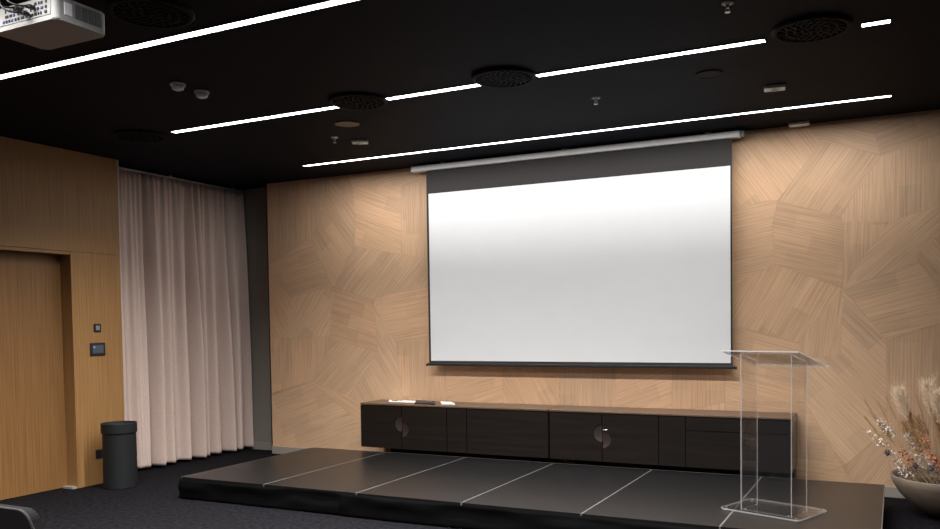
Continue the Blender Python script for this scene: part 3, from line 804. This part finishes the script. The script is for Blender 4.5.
def bez(p0, p1, p2, n):
    return [p0*(1-u)**2+p1*2*u*(1-u)+p2*u*u for u in [k/n for k in range(n+1)]]
def blade(bm, a, b, w, rnd, sag=0):
    """thin two-sided ribbon strand from a to b with thickness"""
    mid = a.lerp(b, .55)+Vector((0,0,-sag)); d = (b-a).normalized()
    s = d.cross(Vector((rnd.uniform(-1,1), rnd.uniform(-1,1), rnd.uniform(-.4,.4)))); s.normalize(); s *= w
    v = [bm.verts.new(p) for p in (a-s, a+s, mid+s*.8, b, mid-s*.8)]
    bm.faces.new(v)
def stem_thing(name, cat, label, group, base, tip, bow, build, stem_r=.0028, mat='stem'):
    o = thing(name, label, cat, base, group=group)
    p0 = Vector((0,0,0)); p2 = Vector(tip)-Vector(base); p1 = p2*.5+Vector(bow)
    P = bez(p0, p1, p2, 12)
    bm = bmesh.new(); add_tube(bm, P, [stem_r*(1-.5*k/12) for k in range(13)], 6); obj('stem', bm, M[mat], o, smooth=True)
    build(o, P); return o
def plume(seed, frac, rad, mat, nst=520, droop=.5):
    def f(o, P):
        rnd = random.Random(seed); bm = bmesh.new(); k0 = int(len(P)*(1-frac))
        for q in range(nst):
            u = rnd.random()**.8; idx = k0+(len(P)-1-k0)*u; i = min(int(idx), len(P)-2); p = P[i].lerp(P[i+1], idx-i)
            ax = (P[i+1]-P[i]).normalized(); a = rnd.uniform(0, 2*PI)
            side = Vector((math.cos(a), math.sin(a), 0)); side = (side-ax*side.dot(ax)).normalized()
            prof = math.sin(PI*min(1, .12+.82*u))**.7
            l = rad*prof*rnd.uniform(.7, 1.25)
            e = p+side*l*.7+ax*l*rnd.uniform(.9, 2.0)+Vector((0,0,-l*droop*rnd.random()))
            blade(bm, p, e, .0010, rnd, 0)
            for z in range(2):
                h = p.lerp(e, rnd.uniform(.4, .95)); blade(bm, h, h+Vector((rnd.uniform(-1,1), rnd.uniform(-1,1), rnd.uniform(-.2,1)))*.018, .0009, rnd)
        obj('plume', bm, M[mat], o)
    return f
def ear(seed, frac, mat):
    def f(o, P):
        rnd = random.Random(seed); bm = bmesh.new(); k0 = int(len(P)*(1-frac))
        for q in range(170):
            u = rnd.random(); idx = k0+(len(P)-1-k0)*u; i = min(int(idx), len(P)-2); p = P[i].lerp(P[i+1], idx-i)
            ax = (P[i+1]-P[i]).normalized(); side = Vector((rnd.uniform(-1,1), rnd.uniform(-1,1), rnd.uniform(-1,1)))
            side = (side-ax*side.dot(ax)).normalized()
            blade(bm, p, p+side*.016+ax*.045*rnd.uniform(.6,1.4), .0012, rnd)
        obj('ear', bm, M[mat], o)
    return f
def cluster(seed, frac, rad, mat, n=70, size=.008):
    def f(o, P):
        rnd = random.Random(seed); bm = bmesh.new(); tw = bmesh.new(); k0 = int(len(P)*(1-frac))
        for q in range(n):
            u = rnd.random(); idx = k0+(len(P)-1-k0)*u; i = min(int(idx), len(P)-2); p = P[i].lerp(P[i+1], idx-i)
            d = Vector((rnd.gauss(0,1), rnd.gauss(0,1), rnd.gauss(.3,.8))).normalized()*rad*rnd.uniform(.3, 1)*(.5+.8*math.sin(PI*min(1,.25+u*.7)))
            c = p+d; s = size*rnd.uniform(.6, 1.3)
            add_tube(tw, [p, c], .0008, 4)
            # five small petals round a heart
            nrm = d.normalized(); a = nrm.cross(Vector((.3,.2,1))).normalized(); b = nrm.cross(a)
            for k in range(5):
                t0 = 2*PI*k/5; e = (a*math.cos(t0)+b*math.sin(t0)); g = (a*math.cos(t0+.6)+b*math.sin(t0+.6)); h = (a*math.cos(t0-.6)+b*math.sin(t0-.6))
                bm.faces.new([bm.verts.new(v) for v in (c, c+g*s*.6+nrm*s*.3, c+e*s*1.2+nrm*s*.55, c+h*s*.6+nrm*s*.3)])
        obj('blossoms', bm, M[mat], o); obj('twigs', tw, M['stem'], o)
    return f
def burr(seed, mat='thistle'):
    def f(o, P):
        rnd = random.Random(seed); bm = bmesh.new(); c = P[-1]
        bmesh.ops.create_icosphere(bm, subdivisions=2, radius=.016, matrix=Matrix.Translation(c) @ Matrix.Diagonal((1,1,1.35,1)))
        for q in range(90):
            d = Vector((rnd.gauss(0,1), rnd.gauss(0,1), rnd.gauss(.5,1))).normalized()
            blade(bm, c+d*.013, c+d*.034, .0018, rnd)
        obj('flower_head', bm, M[mat], o)
    return f
G1 = 'cream pampas plumes in the taupe bowl'; G2 = 'brown grass ears in the taupe bowl'
G3 = 'white dried blossom sprigs in the taupe bowl'; G4 = 'rust orange dried flowers in the taupe bowl'; G5 = 'dark thistle heads in the taupe bowl'
B = lambda dx, dy: (PX+dx, PY+dy, .262)
V = lambda x, y, z: (x, y, z)
for k, (bx, by, tip, bow, rad, mat) in enumerate([
    (-.15, .02, (7.15,-.60,.985), (-.04,0,.03), .085, 'pampas'),
    (-.06, .05, (7.36,-.58,1.035), (-.03,0,.03), .095, 'pampas'),
    (-.02, -.06, (7.42,-.78,.985), (-.02,0,.03), .085, 'pampas'),
    (.05, .08, (7.56,-.55,1.06), (0,0,.03), .09, 'pampas'),
    (.10, 0, (7.70,-.66,1.02), (.03,0,.03), .09, 'pampas'),
    (.16, .04, (7.90,-.58,.93), (.06,0,.03), .085, 'pampas')]):
    stem_thing('pampas_grass', 'dried flower', 'tall cream pampas plume rising from the taupe bowl', G1, B(bx, by), tip, bow, plume(20+k, .36, rad*1.2, mat, 560, .1))
for k, (bx, by, tip, bow) in enumerate([
    (-.12, .10, (7.22,-.50,.82), (-.03,0,.03)), (-.08, -.02, (7.28,-.70,.80), (-.03,0,.03)), (-.02, .12, (7.42,-.48,.86), (0,0,.03)),
    (.0, .0, (7.48,-.66,.84), (0,0,.03)), (.08, -.08, (7.60,-.76,.82), (0,0,.03)), (.13, .10, (7.74,-.5,.84), (.02,0,.03)), (-.10,.04,(7.18,-.62,.74),(-.03,0,.02))]):
    stem_thing('plume_grass', 'dried flower', 'brown feathery grass among the cream plumes in the bowl', 'brown feathery grass in the taupe bowl', B(bx, by), tip, bow, plume(60+k, .75, .07, 'pampas_dark', 420, .2))
for k, (bx, by, tip, bow) in enumerate([
    (-.20, .03, (6.89,-.62,.915), (-.05,0,.05)), (-.19, .0, (6.93,-.68,.84), (-.05,0,.04)), (-.22, .05, (6.99,-.56,.90), (-.04,0,.05)),
    (-.2, -.04, (6.90,-.72,.78), (-.06,0,.04)), (-.16, .08, (7.05,-.5,.93), (-.03,0,.03)), (-.04, .0, (7.26,-.66,1.00), (-.02,0,.02)), (.22,.02,(8.0,-.62,.88),(.06,0,.03))]):
    stem_thing('grass_ear', 'dried flower', 'thin brown grass ear leaning out of the taupe bowl', G2, B(bx, by), tip, bow, ear(90+k, .5, 'grass'), .0022)
for k, (bx, by, tip, bow, fr, rad, mat, lab) in enumerate([
    (-.24, -.12, (6.91,-.80,.685), (-.02,0,.06), .62, .045, 'white_flower', 'white dried blossom sprig leaning furthest left over the bowl'),
    (-.17, -.02, (7.00,-.70,.765), (-.04,0,.06), .30, .05, 'white_flower', 'white dried blossom sprig below the leftmost grass ears'),
    (-.14, -.16, (7.20,-.84,.68), (-.02,0,.03), .65, .055, 'grey_flower', 'greyish white dried sprig before the middle plumes of the bowl'),
    (-.05, -.20, (7.32,-.90,.52), (-.02,0,.03), .8, .05, 'grey_flower', 'greyish low dried sprig near the front rim of the bowl'),
    (-.27, -.10, (7.11,-.80,.46), (-.02,0,.03), .8, .05, 'white_flower', 'low whitish dried sprig at the left rim of the bowl')]):
    stem_thing('blossom_sprig', 'dried flower', lab, G3, B(bx, by), tip, bow, cluster(120+k, fr, rad, mat, 90))
for k, (bx, by, tip, bow, lab) in enumerate([
    (-.06, -.14, (7.31,-.84,.66), (-.01,0,.03), 'rust orange dried flower sprig, upper one before the tall plume'),
    (-.02, -.20, (7.36,-.90,.53), (0,0,.03), 'rust orange dried flower sprig, middle one above the bowl rim'),
    (.02, -.24, (7.44,-.95,.47), (0,0,.02), 'rust orange dried flower sprig, lower one cut by the right picture edge'),
    (-.16, -.14, (7.15,-.80,.55), (-.01,0,.02), 'faint orange dried sprig at the left of the bowl'),
    (.10, -.2, (7.62,-.9,.58), (.02,0,.02), 'rust orange dried sprig right of the picture edge')]):
    stem_thing('orange_sprig', 'dried flower', lab, G4, B(bx, by), tip, bow, cluster(150+k, .55, .045, 'orange_flower', 70, .011))
for k, (bx, by, tip, lab) in enumerate([
    (-.22, -.14, (7.06,-.84,.52), 'dark thistle head at the left of the bowl below the white blossoms'),
    (-.10, -.24, (7.26,-.92,.44), 'dark thistle head just above the bowl rim'),
    (-.03, -.26, (7.37,-.96,.43), 'dark thistle head near the right picture edge above the rim')]):
    stem_thing('thistle', 'dried flower', lab, G5, B(bx, by), tip, (0,0,.02), burr(170+k))

# ------------------------------------------------------------------ camera, world, view
cx, cy, cz, yaw, pitch, roll, f = 7.110692, -8.380572, 1.616924, .461, -.038, -.0141, 839.3844
c, s = math.cos(yaw), math.sin(yaw)
fw = Vector((-s, c, 0)); r_ = Vector((c, s, 0)); up = Vector((0, 0, 1))
cp, sp = math.cos(pitch), math.sin(pitch)
F = fw*cp+up*sp; U = up*cp-fw*sp
cr, sr = math.cos(roll), math.sin(roll)
R = r_*cr+U*sr; U2 = U*cr-r_*sr
cam = bpy.data.cameras.new('camera'); co = bpy.data.objects.new('camera', cam); COL.objects.link(co)
m = Matrix((R, U2, -F)).transposed().to_4x4(); m.translation = Vector((cx, cy, cz)); co.matrix_world = m
cam.sensor_width = 36; cam.sensor_fit = 'HORIZONTAL'; cam.lens = f*36/940
cam.shift_x = -8.3137/940; cam.shift_y = 91.0682/940; cam.clip_start = .05
S.camera = co
w = bpy.data.worlds.new('world'); S.world = w; w.use_nodes = True
w.node_tree.nodes['Background'].inputs[0].default_value = (.9,.95,1,1); w.node_tree.nodes['Background'].inputs[1].default_value = .004
S.view_settings.view_transform = 'Standard'; S.view_settings.look = 'None'; S.view_settings.gamma = 1
S.view_settings.use_curve_mapping = False; S.view_settings.exposure = EXPOSURE
S.cycles.use_denoising = True; S.cycles.max_bounces = 10; S.cycles.transparent_max_bounces = 24
S.cycles.sample_clamp_indirect = 5
